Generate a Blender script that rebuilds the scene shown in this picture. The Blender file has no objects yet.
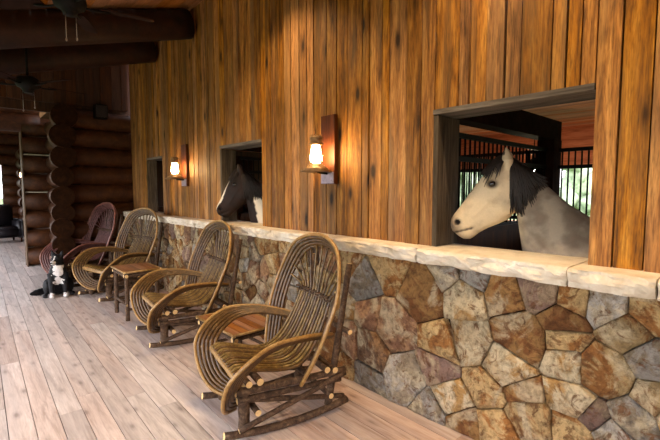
import bpy, bmesh, math, random
from mathutils import Vector, Matrix, noise
random.seed(7)
DOWN = 145.0   # watts of each warm downlight
C = bpy.context.scene.collection
SC = bpy.context.scene
PI = math.pi

# ------------------------------------------------------------------ colour / materials
def lin(r, g, b):
    def f(c):
        c /= 255.0
        return c / 12.92 if c <= 0.04045 else ((c + 0.055) / 1.055) ** 2.4
    return (f(r), f(g), f(b), 1.0)

class NT:
    def __init__(s, name):
        s.m = bpy.data.materials.new(name); s.m.use_nodes = True
        s.t = s.m.node_tree; s.n = s.t.nodes; s.b = s.n['Principled BSDF']
    def add(s, typ, **kw):
        nd = s.n.new(typ)
        for k, v in kw.items():
            if hasattr(nd, k): setattr(nd, k, v)
            else: nd.inputs[k].default_value = v
        return nd
    def link(s, a, b): s.t.links.new(a, b)
    def ramp(s, fac, stops):
        r = s.n.new('ShaderNodeValToRGB'); e = r.color_ramp.elements
        while len(e) < len(stops): e.new(0.5)
        for i, (p, c) in enumerate(stops): e[i].position = p; e[i].color = c
        s.link(fac, r.inputs['Fac']); return r.outputs['Color']
    def mix(s, fac, a, b, mode='MIX'):
        m = s.n.new('ShaderNodeMix'); m.data_type = 'RGBA'; m.blend_type = mode
        for v, i in ((fac, 0), (a, 6), (b, 7)):
            if isinstance(v, (int, float, tuple)): m.inputs[i].default_value = v
            else: s.link(v, m.inputs[i])
        return m.outputs[2]
    def math(s, op, a, b=0.0):
        m = s.n.new('ShaderNodeMath'); m.operation = op
        for v, i in ((a, 0), (b, 1)):
            if isinstance(v, (int, float)): m.inputs[i].default_value = v
            else: s.link(v, m.inputs[i])
        return m.outputs[0]
    def coords(s, scale, rnd=True):
        tc = s.n.new('ShaderNodeTexCoord'); mp = s.n.new('ShaderNodeMapping')
        mp.inputs['Scale'].default_value = scale
        s.link(tc.outputs['Object'], mp.inputs['Vector'])
        out = mp.outputs['Vector']
        if rnd:
            at = s.n.new('ShaderNodeAttribute'); at.attribute_name = 'rnd'; s.at = at
            v = s.n.new('ShaderNodeVectorMath'); v.operation = 'MULTIPLY_ADD'
            v.inputs[1].default_value = (37, 53, 71)
            s.link(at.outputs['Color'], v.inputs[0]); s.link(out, v.inputs[2]); out = v.outputs[0]
        return out
    def noise(s, vec, scale, detail=4, rough=0.6, dist=0.0):
        n = s.n.new('ShaderNodeTexNoise')
        for k, v in (('Scale', scale), ('Detail', detail), ('Roughness', rough), ('Distortion', dist)): n.inputs[k].default_value = v
        s.link(vec, n.inputs['Vector']); return n.outputs['Fac']
    def bump(s, h, strength, dist=0.01):
        b = s.n.new('ShaderNodeBump'); b.inputs['Strength'].default_value = strength; b.inputs['Distance'].default_value = dist
        s.link(h, b.inputs['Height']); s.link(b.outputs['Normal'], s.b.inputs['Normal'])
    def col(s, c):
        if isinstance(c, tuple): s.b.inputs['Base Color'].default_value = c
        else: s.link(c, s.b.inputs['Base Color'])
    def fin(s, rough=0.6, spec=0.3, metal=0.0):
        s.b.inputs['Roughness'].default_value = rough; s.b.inputs['Specular IOR Level'].default_value = spec
        s.b.inputs['Metallic'].default_value = metal
        return s.m

def wood(name, axis, dark, mid, light, rough=0.6, grain=1.0, knots=0.5, var=0.5, bump=0.35, spec=0.25, grey=None, streak=0.35, kscale=0.75, satvar=0.3):
    """long-grained plank wood; axis is the grain direction, 'rnd' a per-plank random"""
    t = NT(name)
    sc = [9.0, 9.0, 9.0]; sc['xyz'.index(axis)] = 0.7
    v = t.coords(tuple(sc))
    sc2 = [7.0, 7.0, 7.0]; sc2['xyz'.index(axis)] = 2.6
    v2 = t.coords(tuple(sc2))
    g = t.noise(v, 2.4 * grain, 6, 0.65, 0.6)
    fine = t.noise(v, 14 * grain, 3, 0.6, 0.2)
    c = t.ramp(g, [(0.28, dark), (0.5, mid), (0.75, light)])
    fr = t.ramp(fine, [(0.42, (0, 0, 0, 1)), (0.72, (1, 1, 1, 1))])
    c = t.mix(t.math('MULTIPLY', fr, streak), c, dark, 'MIX')
    if grey:
        gm = t.ramp(t.noise(v, 0.9, 3, 0.5), [(0.48, (0, 0, 0, 1)), (0.66, (1, 1, 1, 1))])
        c = t.mix(t.math('MULTIPLY', gm, 0.55), c, grey)
    # knots
    vo = t.n.new('ShaderNodeTexVoronoi'); vo.inputs['Scale'].default_value = kscale; t.link(v2, vo.inputs['Vector'])
    k = t.ramp(vo.outputs['Distance'], [(0.08, (1, 1, 1, 1)), (0.17, (0.35, 0.35, 0.35, 1)), (0.32, (0, 0, 0, 1))])
    c = t.mix(t.math('MULTIPLY', k, knots), c, (dark[0] * .35, dark[1] * .3, dark[2] * .3, 1))
    # per-plank tone
    sep = t.n.new('ShaderNodeSeparateColor'); t.link(t.at.outputs['Color'], sep.inputs[0])
    hv = t.n.new('ShaderNodeHueSaturation')
    t.link(t.math('MULTIPLY_ADD', sep.outputs[0], var), hv.inputs['Value'])
    hv.inputs['Value'].default_value = 1
    val = t.math('ADD', t.math('MULTIPLY', sep.outputs[0], var), 1 - var / 2)
    t.link(val, hv.inputs['Value'])
    t.link(t.math('ADD', t.math('MULTIPLY', sep.outputs[1], satvar), 1 - satvar * .6), hv.inputs['Saturation'])
    t.link(c, hv.inputs['Color'])
    t.col(hv.outputs['Color'])
    t.bump(t.math('ADD', g, t.math('MULTIPLY', fine, 0.5)), bump, 0.006)
    return t.fin(rough, spec)

def bark(name, dark, mid, light, scale=22, rough=0.75, bump=0.6, spec=0.25, stretch=None):
    t = NT(name)
    v = t.coords(stretch or (1, 1, 1), False)
    n1 = t.noise(v, scale, 6, 0.7, 0.4); n2 = t.noise(v, scale * 0.22, 3, 0.5)
    c = t.ramp(n1, [(0.3, dark), (0.52, mid), (0.72, light)])
    c = t.mix(t.math('MULTIPLY', n2, 0.5), c, dark)
    t.col(c); t.bump(n1, bump, 0.006)
    return t.fin(rough, spec)

def plain(name, c, rough=0.5, spec=0.3, metal=0.0, mottle=0.25, scale=18):
    t = NT(name); v = t.coords((1, 1, 1), False)
    n = t.noise(v, scale, 4, 0.6)
    d = tuple(x * (1 - mottle) for x in c[:3]) + (1,); l = tuple(min(1, x * (1 + mottle)) for x in c[:3]) + (1,)
    t.col(t.ramp(n, [(0.3, d), (0.7, l)])); t.bump(n, 0.1, 0.003)
    return t.fin(rough, spec, metal)

def attr_mat(name, rough, spec, nscale=60, namp=0.25, bump=0.15, sheen=0.0, stretch=(1, 1, 1)):
    """colour from the mesh's own pigment map 'col' plus fine hair noise"""
    t = NT(name); v = t.coords(stretch, False)
    a = t.n.new('ShaderNodeAttribute'); a.attribute_name = 'col'
    n = t.noise(v, nscale, 5, 0.7)
    hv = t.n.new('ShaderNodeHueSaturation'); t.link(a.outputs['Color'], hv.inputs['Color'])
    t.link(t.math('ADD', t.math('MULTIPLY', n, namp * 2), 1 - namp), hv.inputs['Value'])
    t.col(hv.outputs['Color']); t.bump(n, bump, 0.004)
    return t.fin(rough, spec)

def emit(name, c, s):
    t = NT(name); t.col(c)
    t.b.inputs['Emission Color'].default_value = c; t.b.inputs['Emission Strength'].default_value = s
    return t.m

M = {}
M['barn'] = wood('barn_boards', 'z', lin(56, 30, 10), lin(158, 102, 38), lin(206, 150, 72), rough=0.62, knots=0.95, var=0.7, bump=0.8, grey=lin(120, 92, 60), streak=0.7, satvar=0.16, kscale=0.85)
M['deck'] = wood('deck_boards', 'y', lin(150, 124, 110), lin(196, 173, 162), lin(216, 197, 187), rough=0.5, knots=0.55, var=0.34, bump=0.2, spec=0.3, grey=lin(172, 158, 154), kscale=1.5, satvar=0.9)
M['roofing'] = wood('ceiling_boards', 'y', lin(116, 66, 26), lin(164, 104, 46), lin(190, 130, 66), knots=0.4, var=0.4)
M['stallceil'] = wood('stall_ceiling_boards', 'y', lin(132, 70, 46), lin(190, 112, 78), lin(212, 140, 102), knots=0.3, var=0.45)
M['grey'] = wood('weathered_boards', 'z', lin(34, 28, 22), lin(80, 68, 54), lin(118, 104, 88), rough=0.85, knots=0.3, bump=0.8, var=0.3)
M['greyh'] = wood('weathered_header', 'y', lin(56, 48, 44), lin(106, 96, 88), lin(140, 130, 122), rough=0.85, knots=0.3, bump=0.8, var=0.3)
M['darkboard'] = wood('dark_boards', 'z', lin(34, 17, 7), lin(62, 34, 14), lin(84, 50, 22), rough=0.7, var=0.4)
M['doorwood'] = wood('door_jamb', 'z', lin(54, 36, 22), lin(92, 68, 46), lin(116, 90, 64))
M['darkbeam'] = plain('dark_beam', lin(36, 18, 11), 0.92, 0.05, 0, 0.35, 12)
M['log'] = bark('house_log', lin(40, 18, 6), lin(72, 38, 14), lin(98, 58, 24), 7, 0.6, 0.3, 0.25, (1, 1, 1))
M['beam'] = bark('rafter_log', lin(22, 9, 4), lin(44, 20, 8), lin(64, 33, 13), 6, 0.55, 0.3, 0.25)
M['logend'] = bark('log_end', lin(24, 12, 5), lin(44, 24, 11), lin(62, 36, 17), 14, 0.95, 0.5, 0.08)
M['gaplight'] = plain('log_gap_light', lin(200, 190, 170), 0.9, 0.1)  # pale colour painted for daylight showing between logs
M['willow'] = bark('willow_rod', lin(44, 27, 10), lin(90, 61, 27), lin(136, 101, 53), 30, 0.34, 0.25, 0.45)
M['willowpale'] = bark('willow_rod_pale', lin(110, 78, 36), lin(158, 120, 66), lin(188, 154, 98), 30, 0.38, 0.25, 0.45)
M['willowgreen'] = bark('willow_rod_olive', lin(58, 40, 15), lin(122, 94, 44), lin(172, 142, 84), 30, 0.38, 0.25, 0.45)
M['plum'] = bark('plum_rod', lin(62, 34, 34), lin(104, 66, 64), lin(134, 96, 92), 30, 0.4, 0.25, 0.45)
M['plumpale'] = bark('plum_rod_pale', lin(86, 48, 40), lin(134, 86, 74), lin(160, 112, 98), 30, 0.4, 0.25, 0.45)
M['bark'] = bark('stick_bark', lin(40, 28, 20), lin(86, 64, 47), lin(134, 108, 84), 34, 0.8, 0.9)
M['cut'] = plain('cut_wood', lin(206, 172, 120), 0.7, 0.2, 0, 0.2, 40)
M['slat'] = wood('slat_wood', 'y', lin(92, 52, 24), lin(142, 90, 50), lin(168, 116, 72), rough=0.45, knots=0.2, var=0.35, spec=0.35)
M['cap'] = None
M['black'] = plain('black_metal', lin(12, 9, 8), 0.6, 0.12, 0.0, 0.2)
M['fanblade'] = plain('fan_blade_wood', lin(34, 15, 9), 0.8, 0.08, 0, 0.3, 9)
M['steel'] = plain('dull_steel', lin(150, 142, 140), 0.35, 0.5, 0.9, 0.15)
M['lilac'] = plain('galvanised_plate', lin(150, 134, 146), 0.45, 0.4, 0.3, 0.2)
M['rust'] = plain('rusty_lantern', lin(128, 98, 64), 0.5, 0.4, 0.5, 0.35, 30)
M['plate'] = wood('sconce_board', 'z', lin(46, 22, 11), lin(78, 42, 24), lin(102, 60, 36), rough=0.45, knots=0.2, var=0.2)
M['bulb'] = emit('bulb_glow', (1.0, 0.72, 0.38, 1), 48.0)
M['barnbulb'] = emit('barn_bulb_glow', (1.0, .78, .5, 1), 120.0)
M['sofa'] = plain('dark_leather', lin(30, 28, 34), 0.4, 0.4)
M['hair'] = bark('dark_hair', lin(16, 11, 9), lin(34, 24, 19), lin(56, 42, 34), 40, 0.55, 0.5, 0.35, (1, 1, 0.3))
M['eye'] = plain('eye_dark', lin(14, 9, 7), 0.08, 0.6)
M['grass'] = plain('grass_field', lin(84, 98, 62), 0.9, 0.1, 0, 0.3, 0.8)
M['leaf'] = plain('tree_leaves', lin(150, 166, 138), 0.8, 0.1, 0, 0.5, 3)
M['dirt'] = plain('stall_dirt', lin(92, 72, 54), 0.95, 0.1, 0, 0.3, 5)

def glass_mat():
    t = NT('lantern_glass'); o = t.n['Material Output']
    tr = t.n.new('ShaderNodeBsdfTransparent'); tr.inputs[0].default_value = (1, .93, .8, 1)
    gl = t.n.new('ShaderNodeBsdfGlossy'); gl.inputs['Roughness'].default_value = 0.1
    tl = t.n.new('ShaderNodeBsdfTranslucent'); tl.inputs[0].default_value = (1, .9, .7, 1)
    m1 = t.n.new('ShaderNodeMixShader'); m1.inputs[0].default_value = 0.25
    m2 = t.n.new('ShaderNodeMixShader'); m2.inputs[0].default_value = 0.06
    t.link(tr.outputs[0], m1.inputs[1]); t.link(tl.outputs[0], m1.inputs[2])
    t.link(m1.outputs[0], m2.inputs[1]); t.link(gl.outputs[0], m2.inputs[2]); t.link(m2.outputs[0], o.inputs['Surface'])
    return t.m
M['glass'] = glass_mat()

def stone_mat():
    t = NT('field_stone'); v = t.coords((1, 1, 1))
    a = t.n.new('ShaderNodeAttribute'); a.attribute_name = 'col'
    b = t.n.new('ShaderNodeAttribute'); b.attribute_name = 'col2'
    n1 = t.noise(v, 6, 7, 0.68, 0.8); n2 = t.noise(v, 22, 6, 0.75, 0.4); n3 = t.noise(v, 2.6, 5, 0.6, 1.0); n4 = t.noise(v, 11, 6, 0.7, 1.2)
    f = t.ramp(n1, [(0.47, (0, 0, 0, 1)), (0.55, (1, 1, 1, 1))])
    c = t.mix(f, a.outputs['Color'], b.outputs['Color'])
    f2 = t.ramp(n3, [(0.53, (0, 0, 0, 1)), (0.60, (1, 1, 1, 1))])
    c = t.mix(t.math('MULTIPLY', f2, 0.7), c, lin(212, 193, 158))
    f3 = t.ramp(n4, [(0.54, (0, 0, 0, 1)), (0.62, (1, 1, 1, 1))])
    c = t.mix(t.math('MULTIPLY', f3, 0.8), c, lin(112, 70, 36))
    d = t.ramp(n2, [(0.34, (0.38, 0.36, 0.34, 1)), (0.55, (1, 1, 1, 1))])
    c = t.mix(0.85, c, d, 'MULTIPLY')
    t.col(c); t.bump(t.math('ADD', t.math('ADD', n1, n4), t.math('MULTIPLY', n2, 0.7)), 1.0, 0.045)
    return t.fin(0.8, 0.25)
M['stone'] = stone_mat()
M['mortar'] = plain('stone_joint', lin(50, 41, 33), 0.95, 0.1, 0, 0.3, 30)
def cap_mat():
    t = NT('limestone_cap'); v = t.coords((1, 1, 1))
    n1 = t.noise(v, 5, 6, 0.6, 0.5); n2 = t.noise(v, 26, 6, 0.7)
    c = t.ramp(n1, [(0.3, lin(196, 182, 160)), (0.5, lin(224, 214, 198)), (0.72, lin(236, 230, 220))])
    c = t.mix(t.math('MULTIPLY', n2, 0.35), c, lin(176, 146, 106))
    t.col(c); t.bump(t.math('ADD', n1, n2), 0.6, 0.02)
    return t.fin(0.8, 0.2)
M['cap'] = cap_mat()

# ------------------------------------------------------------------ mesh helpers
class MB:
    def __init__(s):
        s.bm = bmesh.new(); s.rnd = s.bm.loops.layers.float_color.new('rnd')
        s.ex = {}
    def layer(s, n):
        if n not in s.ex: s.ex[n] = s.bm.loops.layers.float_color.new(n)
        return s.ex[n]
    def face(s, vs, mi=0, smooth=False, r=None):
        try: f = s.bm.faces.new(vs)
        except ValueError: return None
        f.material_index = mi; f.smooth = smooth
        if r is not None:
            for l in f.loops: l[s.rnd] = (*r, 1)
        return f
    def hexa(s, pts, mi=0, r=None):
        v = [s.bm.verts.new(p) for p in pts]
        for q in ((3, 2, 1, 0), (4, 5, 6, 7), (0, 1, 5, 4), (1, 2, 6, 5), (2, 3, 7, 6), (3, 0, 4, 7)):
            s.face([v[i] for i in q], mi, False, r)
        return v
    def box(s, a, b, mi=0, r=None):
        if r is None: r = (random.random(), random.random(), random.random())
        x0, y0, z0 = a; x1, y1, z1 = b
        return s.hexa([(x0, y0, z0), (x1, y0, z0), (x1, y1, z0), (x0, y1, z0), (x0, y0, z1), (x1, y0, z1), (x1, y1, z1), (x0, y1, z1)], mi, r)
    def tube(s, pts, rad, seg=8, capmi=None, mi=0, sub=0, jit=0.0, r=None, flat=None):
        pts = [Vector(p) for p in pts]
        if not isinstance(rad, (list, tuple)): rad = [rad] * len(pts)
        if sub: pts, rad = crom(pts, list(rad), sub)
        n = len(pts); rings = []
        t0 = (pts[1] - pts[0]).normalized()
        up = Vector((0, 0, 1)) if abs(t0.z) < 0.9 else Vector((1, 0, 0))
        nrm = (up - t0 * up.dot(t0)).normalized()
        for i in range(n):
            t = (pts[min(i + 1, n - 1)] - pts[max(i - 1, 0)])
            t = t.normalized() if t.length > 1e-9 else t0
            nrm = (nrm - t * nrm.dot(t)); nrm = nrm.normalized() if nrm.length > 1e-6 else t.orthogonal().normalized()
            bn = t.cross(nrm); ring = []
            for k in range(seg):
                a = 2 * PI * k / seg
                rr = rad[i] * (1 + (random.uniform(-jit, jit) if jit else 0))
                ring.append(s.bm.verts.new(pts[i] + nrm * (math.cos(a) * rr) + bn * (math.sin(a) * rr)))
            rings.append(ring)
        for i in range(n - 1):
            for k in range(seg):
                s.face((rings[i][k], rings[i][(k + 1) % seg], rings[i + 1][(k + 1) % seg], rings[i + 1][k]), mi, True, r)
        cm = mi if capmi is None else capmi
        s.face(list(reversed(rings[0])), cm, False, r); s.face(rings[-1], cm, False, r)
    def lathe(s, prof, c=(0, 0, 0), seg=24, mi=0, smooth=True):
        c = Vector(c); rings = []
        for (rr, z) in prof:
            rings.append([s.bm.verts.new(c + Vector((rr * math.cos(2 * PI * k / seg), rr * math.sin(2 * PI * k / seg), z))) for k in range(seg)])
        for i in range(len(prof) - 1):
            for k in range(seg):
                s.face((rings[i][k], rings[i][(k + 1) % seg], rings[i + 1][(k + 1) % seg], rings[i + 1][k]), mi, smooth)
        s.face(list(reversed(rings[0])), mi); s.face(rings[-1], mi)
    def loft(s, secs, seg=16, mi=0):
        """secs: (top, bottom, halfwidth, power): rings in the plane of top-bottom and local y"""
        rings = []
        for (tp, bt, hw, pw) in secs:
            tp = Vector((tp[0], tp[2] if len(tp) > 2 else 0, tp[1])); bt = Vector((bt[0], bt[2] if len(bt) > 2 else 0, bt[1]))
            c = (tp + bt) / 2; u = (tp - bt) / 2; ring = []
            for k in range(seg):
                a = 2 * PI * k / seg; ca, sa = math.cos(a), math.sin(a)
                ca = math.copysign(abs(ca) ** pw, ca); sa = math.copysign(abs(sa) ** pw, sa)
                ring.append(s.bm.verts.new(c + u * ca + Vector((0, hw * sa, 0))))
            rings.append(ring)
        for i in range(len(rings) - 1):
            for k in range(seg):
                s.face((rings[i][k], rings[i][(k + 1) % seg], rings[i + 1][(k + 1) % seg], rings[i + 1][k]), mi, True)
        s.face(list(reversed(rings[0])), mi, True); s.face(rings[-1], mi, True)
    def ball(s, c, rad, rot=None, mi=0, u=16, v=10):
        mt = Matrix.Translation(c)
        if rot is not None: mt = mt @ rot
        if isinstance(rad, (int, float)): rad = (rad,) * 3
        mt = mt @ Matrix.Diagonal((*rad, 1))
        r = bmesh.ops.create_uvsphere(s.bm, u_segments=u, v_segments=v, radius=1.0, matrix=mt)
        for vv in r['verts']:
            for f in vv.link_faces: f.smooth = True; f.material_index = mi
    def done(s, name, mats, parent=None, loc=None, recalc=True):
        if recalc: bmesh.ops.recalc_face_normals(s.bm, faces=s.bm.faces)
        me = bpy.data.meshes.new(name); s.bm.to_mesh(me); s.bm.free()
        for m in (mats if isinstance(mats, (list, tuple)) else [mats]): me.materials.append(m)
        o = bpy.data.objects.new(name, me); C.objects.link(o)
        if parent: o.parent = parent
        if loc: o.location = loc
        return o

def crom(pts, rad, sub):
    op, orr = [], []; n = len(pts)
    for i in range(n - 1):
        p0, p1, p2, p3 = pts[max(i - 1, 0)], pts[i], pts[i + 1], pts[min(i + 2, n - 1)]
        for k in range(sub):
            t = k / sub
            op.append(0.5 * ((2 * p1) + (p2 - p0) * t + (2 * p0 - 5 * p1 + 4 * p2 - p3) * t * t + (3 * p1 - p0 - 3 * p2 + p3) * t ** 3))
            orr.append(rad[i] * (1 - t) + rad[i + 1] * t)
    op.append(pts[-1]); orr.append(rad[-1]); return op, orr

def empty(name, loc=(0, 0, 0), rz=0.0):
    o = bpy.data.objects.new(name, None); C.objects.link(o); o.location = loc; o.rotation_euler = (0, 0, rz); return o
def tag(o, label, cat, group=None, kind=None):
    o['label'] = label; o['category'] = cat
    if group: o['group'] = group
    if kind: o['kind'] = kind
    return o
def struct(o): o['kind'] = 'structure'; return o
def copy_tree(o, parent=None):
    c = o.copy(); C.objects.link(c)
    if parent: c.parent = parent
    for ch in list(o.children): copy_tree(ch, c)
    return c
def R3(): return (random.random(), random.random(), random.random())

# key distances of the place (metres)
SX = 2.21      # face of the stone base
WX = 2.37      # face of the barn-board wall
CZ = 1.118     # top of the limestone cap
WTOP = 2.03    # top of the stall windows
YB = 8.03      # back wall
WIN = [(0.66, 1.59), (3.70, 4.60), (6.52, 7.22)]
def ceil_z(x): return 3.85 + 0.288 * (x - WX)

# ------------------------------------------------------------------ floor
b = MB(); ang = math.radians(1.5); ca, sa = math.cos(-ang), math.sin(-ang)
x = -1.75
while x < 2.75:
    w = 0.134; y = -3.0 - random.uniform(0, 2)
    while y < 18:
        L = random.choice((1.8, 2.4, 3.0, 3.6, 4.2)) * random.uniform(0.9, 1.1); r = R3()
        wx = max(0, min(1, (x - 1.1) / .7)); r = (r[0] * (1 - .8 * wx), r[1] * .45 + .55 * wx, r[2])   # boards by the wall: less bleached, plus painted-in dimmer, warmer light
        x0, x1, y0, y1 = x + 0.0022, x + w - 0.0022, y + 0.0015, y + L - 0.0015
        dz = random.uniform(-0.0015, 0.0)
        def rt(px, py): return (1.2 + (px - 1.2) * ca - (py - 2) * sa, 2 + (px - 1.2) * sa + (py - 2) * ca)
        c4 = [rt(x0, y0), rt(x1, y0), rt(x1, y1), rt(x0, y1)]
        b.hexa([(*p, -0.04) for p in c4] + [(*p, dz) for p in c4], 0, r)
        y += L
    x += w
b.box((-1.75, -5, -0.06), (2.6, 18, -0.03), 1)
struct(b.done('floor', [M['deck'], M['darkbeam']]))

# ------------------------------------------------------------------ barn-board wall with three stall openings
b = MB(); edges = [-3.0, YB]
for a, c in WIN: edges += [a, c]
edges.sort()
for i in range(len(edges) - 1):
    a, c = edges[i], edges[i + 1]; y = a; inwin = any(abs(a - w[0]) < 1e-6 for w in WIN)
    while y < c - 1e-4:
        w = random.choice((.07, .09, .11, .125, .14, .165))
        if c - (y + w) < 0.07: w = c - y
        y1 = min(c, y + w); d = random.uniform(0, 0.018)
        z0 = WTOP + 0.0 if inwin else CZ - 0.002
        b.box((WX - 0.004 + d, y + 0.0042, z0), (WX + 0.15, y1 - 0.0042, 3.95)); y = y1
struct(b.done('wall_right', M['barn']))

# ------------------------------------------------------------------ window frames of the stalls
for i, (a, c) in enumerate(WIN):
    e = struct(empty('window_%d' % (i + 1), (WX, (a + c) / 2, CZ)))
    def part(nm, p, q, m):
        bb = MB(); bb.box(p, q)
        o = bb.done(nm, m, e); o.location = -Vector(e.location); return o
    part('header', (WX - 0.006, a + 0.001, WTOP - 0.032), (2.63, c + 0.005, WTOP), M['greyh'])
    part('jamb', (WX - 0.004, c - 0.035, CZ + 0.002), ((2.63, 2.56, 2.52)[i], c, WTOP - 0.04), M['grey'])
    part('jamb', (WX + 0.152, a - 0.02, CZ + 0.002), (2.63, a + 0.012, WTOP - 0.04), M['grey'])

# ------------------------------------------------------------------ stone base: one polygon per stone
near = [(2.24,.9,'T'),(2.11,.79,'G'),(1.84,.96,'T'),(1.55,.83,'O'),(1.37,.97,'G'),(1.22,.98,'G'),(1.26,.86,'P'),(1.01,.92,'O'),(.83,.99,'V'),(.67,.97,'T'),
 (.54,.96,'G'),(.44,.99,'G'),(.36,.96,'T'),(.71,.85,'O'),(.45,.86,'T'),(.92,.71,'O'),(1.21,.6,'P'),(1.41,.52,'T'),(1.81,.53,'B'),(2.03,.59,'B'),(2.3,.59,'P'),
 (2.27,.34,'B'),(2.03,.31,'D'),(1.68,.2,'G'),(2.33,.09,'T'),(2.05,.07,'G'),(1.42,.35,'V'),(1.33,.2,'P'),(1.26,.1,'O'),(1.1,.34,'T'),(.99,.51,'P'),(.92,.41,'O'),
 (.86,.25,'T'),(1.02,.14,'T'),(.65,.45,'P'),(.54,.64,'T'),(.67,.64,'P'),(.35,.75,'G'),(.69,.74,'T'),(.41,.46,'G'),(.49,.35,'G'),(.65,.27,'T'),(.33,.59,'T'),(1.5,.07,'G'),(.56,.4,'V')]
PAL = dict(T=((196,164,114),(158,106,56)), O=((172,128,76),(140,90,48)), G=((172,164,154),(150,134,112)), B=((140,102,78),(170,130,94)), P=((214,194,158),(184,142,86)), D=((110,84,64),(150,114,78)), V=((146,116,102),(172,146,118)))
seeds = list(near)
tries = 0
while tries < 9000:
    tries += 1
    y = random.uniform(-1.3, YB); z = random.uniform(0.03, 1.0)
    if 0.25 < y < 2.45: continue
    md = random.choice((0.13, 0.17, 0.2, 0.24))
    if all((y - s[0]) ** 2 * 0.8 + (z - s[1]) ** 2 * 1.2 > md * md for s in seeds): seeds.append((y, z, random.choice('TTOOGGBPPDVTB')))
def clip(poly, px, pz, nx, nz):
    out = []
    for i in range(len(poly)):
        a, c = poly[i], poly[(i + 1) % len(poly)]
        da = (a[0] - px) * nx + (a[1] - pz) * nz; dc = (c[0] - px) * nx + (c[1] - pz) * nz
        if da <= 0: out.append(a)
        if (da < 0) != (dc < 0):
            t = da / (da - dc); out.append((a[0] + t * (c[0] - a[0]), a[1] + t * (c[1] - a[1])))
    return out
def inset(poly, d):
    ccw = sum(poly[i][0] * poly[(i + 1) % len(poly)][1] - poly[(i + 1) % len(poly)][0] * poly[i][1] for i in range(len(poly)))
    if ccw < 0: poly = poly[::-1]
    out = poly[:]
    for i in range(len(poly)):
        a, c = poly[i], poly[(i + 1) % len(poly)]
        L = math.hypot(c[0] - a[0], c[1] - a[1])
        if L < 1e-6: continue
        nx, nz = (c[1] - a[1]) / L, -(c[0] - a[0]) / L
        out = clip(out, a[0] - nx * d, a[1] - nz * d, nx, nz)
        if len(out) < 3: return []
    return out
def dense(poly, step):
    out = []
    for i in range(len(poly)):
        a, c = poly[i], poly[(i + 1) % len(poly)]
        L = math.hypot(c[0] - a[0], c[1] - a[1]); n = max(1, int(L / step))
        for k in range(n): out.append((a[0] + (c[0] - a[0]) * k / n, a[1] + (c[1] - a[1]) * k / n))
    return out
WT = {(q[0], q[1]): random.uniform(-.0055, .0055) for q in seeds}
b = MB(); LC = b.layer('col'); LC2 = b.layer('col2')
b.box((SX + 0.062, -1.4, 0), (2.50, YB + 0.1, 1.03), 1)
def cell(q):
    sy_, sz_, _ = q
    poly = [(-1.4, -0.005), (YB + 0.05, -0.005), (YB + 0.05, 1.03), (-1.4, 1.03)]
    for (oy, oz, _) in sorted(seeds, key=lambda s: (s[0] - sy_) ** 2 + (s[1] - sz_) ** 2)[1:26]:
        d2 = (oy - sy_) ** 2 + (oz - sz_) ** 2; tt = .5 + (WT[(sy_, sz_)] - WT[(oy, oz)]) / (2 * d2)
        poly = clip(poly, sy_ + (oy - sy_) * tt, sz_ + (oz - sz_) * tt, oy - sy_, oz - sz_)
        if len(poly) < 3: return []
    return poly
def area(p): return abs(sum(p[i][0] * p[(i + 1) % len(p)][1] - p[(i + 1) % len(p)][0] * p[i][1] for i in range(len(p)))) / 2 if len(p) > 2 else 0
for _ in range(3):
    seeds = [q for q in seeds if area(inset(cell(q), .012)) > .0035]
for q in seeds:
    sy_, sz_, k = q; poly = cell(q)
    p0 = inset(poly, random.uniform(0.0, 0.0035)) if len(poly) >= 3 else []
    if len(p0) < 3: continue
    p0 = dense(p0, 0.035)
    def wob(p, amp): 
        q = Vector((p[0] * 14, p[1] * 14, 3.1)); nv = noise.noise_vector(q); return (p[0] + nv.x * amp, p[1] + nv.y * amp)
    p0 = [wob(p, 0.005) for p in p0]
    cy_ = sum(p[0] for p in p0) / len(p0); cz_ = sum(p[1] for p in p0) / len(p0)
    d = random.uniform(0.0, 0.016); ty, tz = random.uniform(-.13, .13), random.uniform(-.13, .13)
    c1, c2 = PAL[k]; jf = random.uniform(0.8, 1.1)
    c1 = lin(*[min(255, v * jf) for v in c1]); c2 = lin(*[min(255, v * jf) for v in c2]); r = R3()
    rings = []
    for (f, dep) in ((1.0, 0.055), (0.996, 0.006), (0.975, 0.0), (0.74, -0.005), (0.42, -0.008)):
        ring = []
        for p in p0:
            yy, zz = cy_ + (p[0] - cy_) * f, cz_ + (p[1] - cz_) * f
            xx = SX + d * (dep < 0.04) + dep + (yy - cy_) * ty + (zz - cz_) * tz
            if dep < 0.02: xx += 0.010 * noise.fractal(Vector((yy * 9, zz * 9, d * 300)), 1.0, 2.0, 3) + 0.006 * noise.noise(Vector((yy * 26, zz * 26, d * 100)))
            ring.append(b.bm.verts.new((xx, yy, zz)))
        rings.append(ring)
    cv = b.bm.verts.new((SX + d - 0.012, cy_, cz_)); fs = []
    n = len(p0)
    for q in range(len(rings) - 1):
        for i in range(n): fs.append(b.face((rings[q][i], rings[q][(i + 1) % n], rings[q + 1][(i + 1) % n], rings[q + 1][i]), 0, q > 1, r))
    for i in range(n): fs.append(b.face((rings[-1][i], rings[-1][(i + 1) % n], cv), 0, True, r))
    for f in fs:
        if f:
            for l in f.loops: l[LC] = c1; l[LC2] = c2
struct(b.done('wall_right_base', [M['stone'], M['mortar']]))

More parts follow.
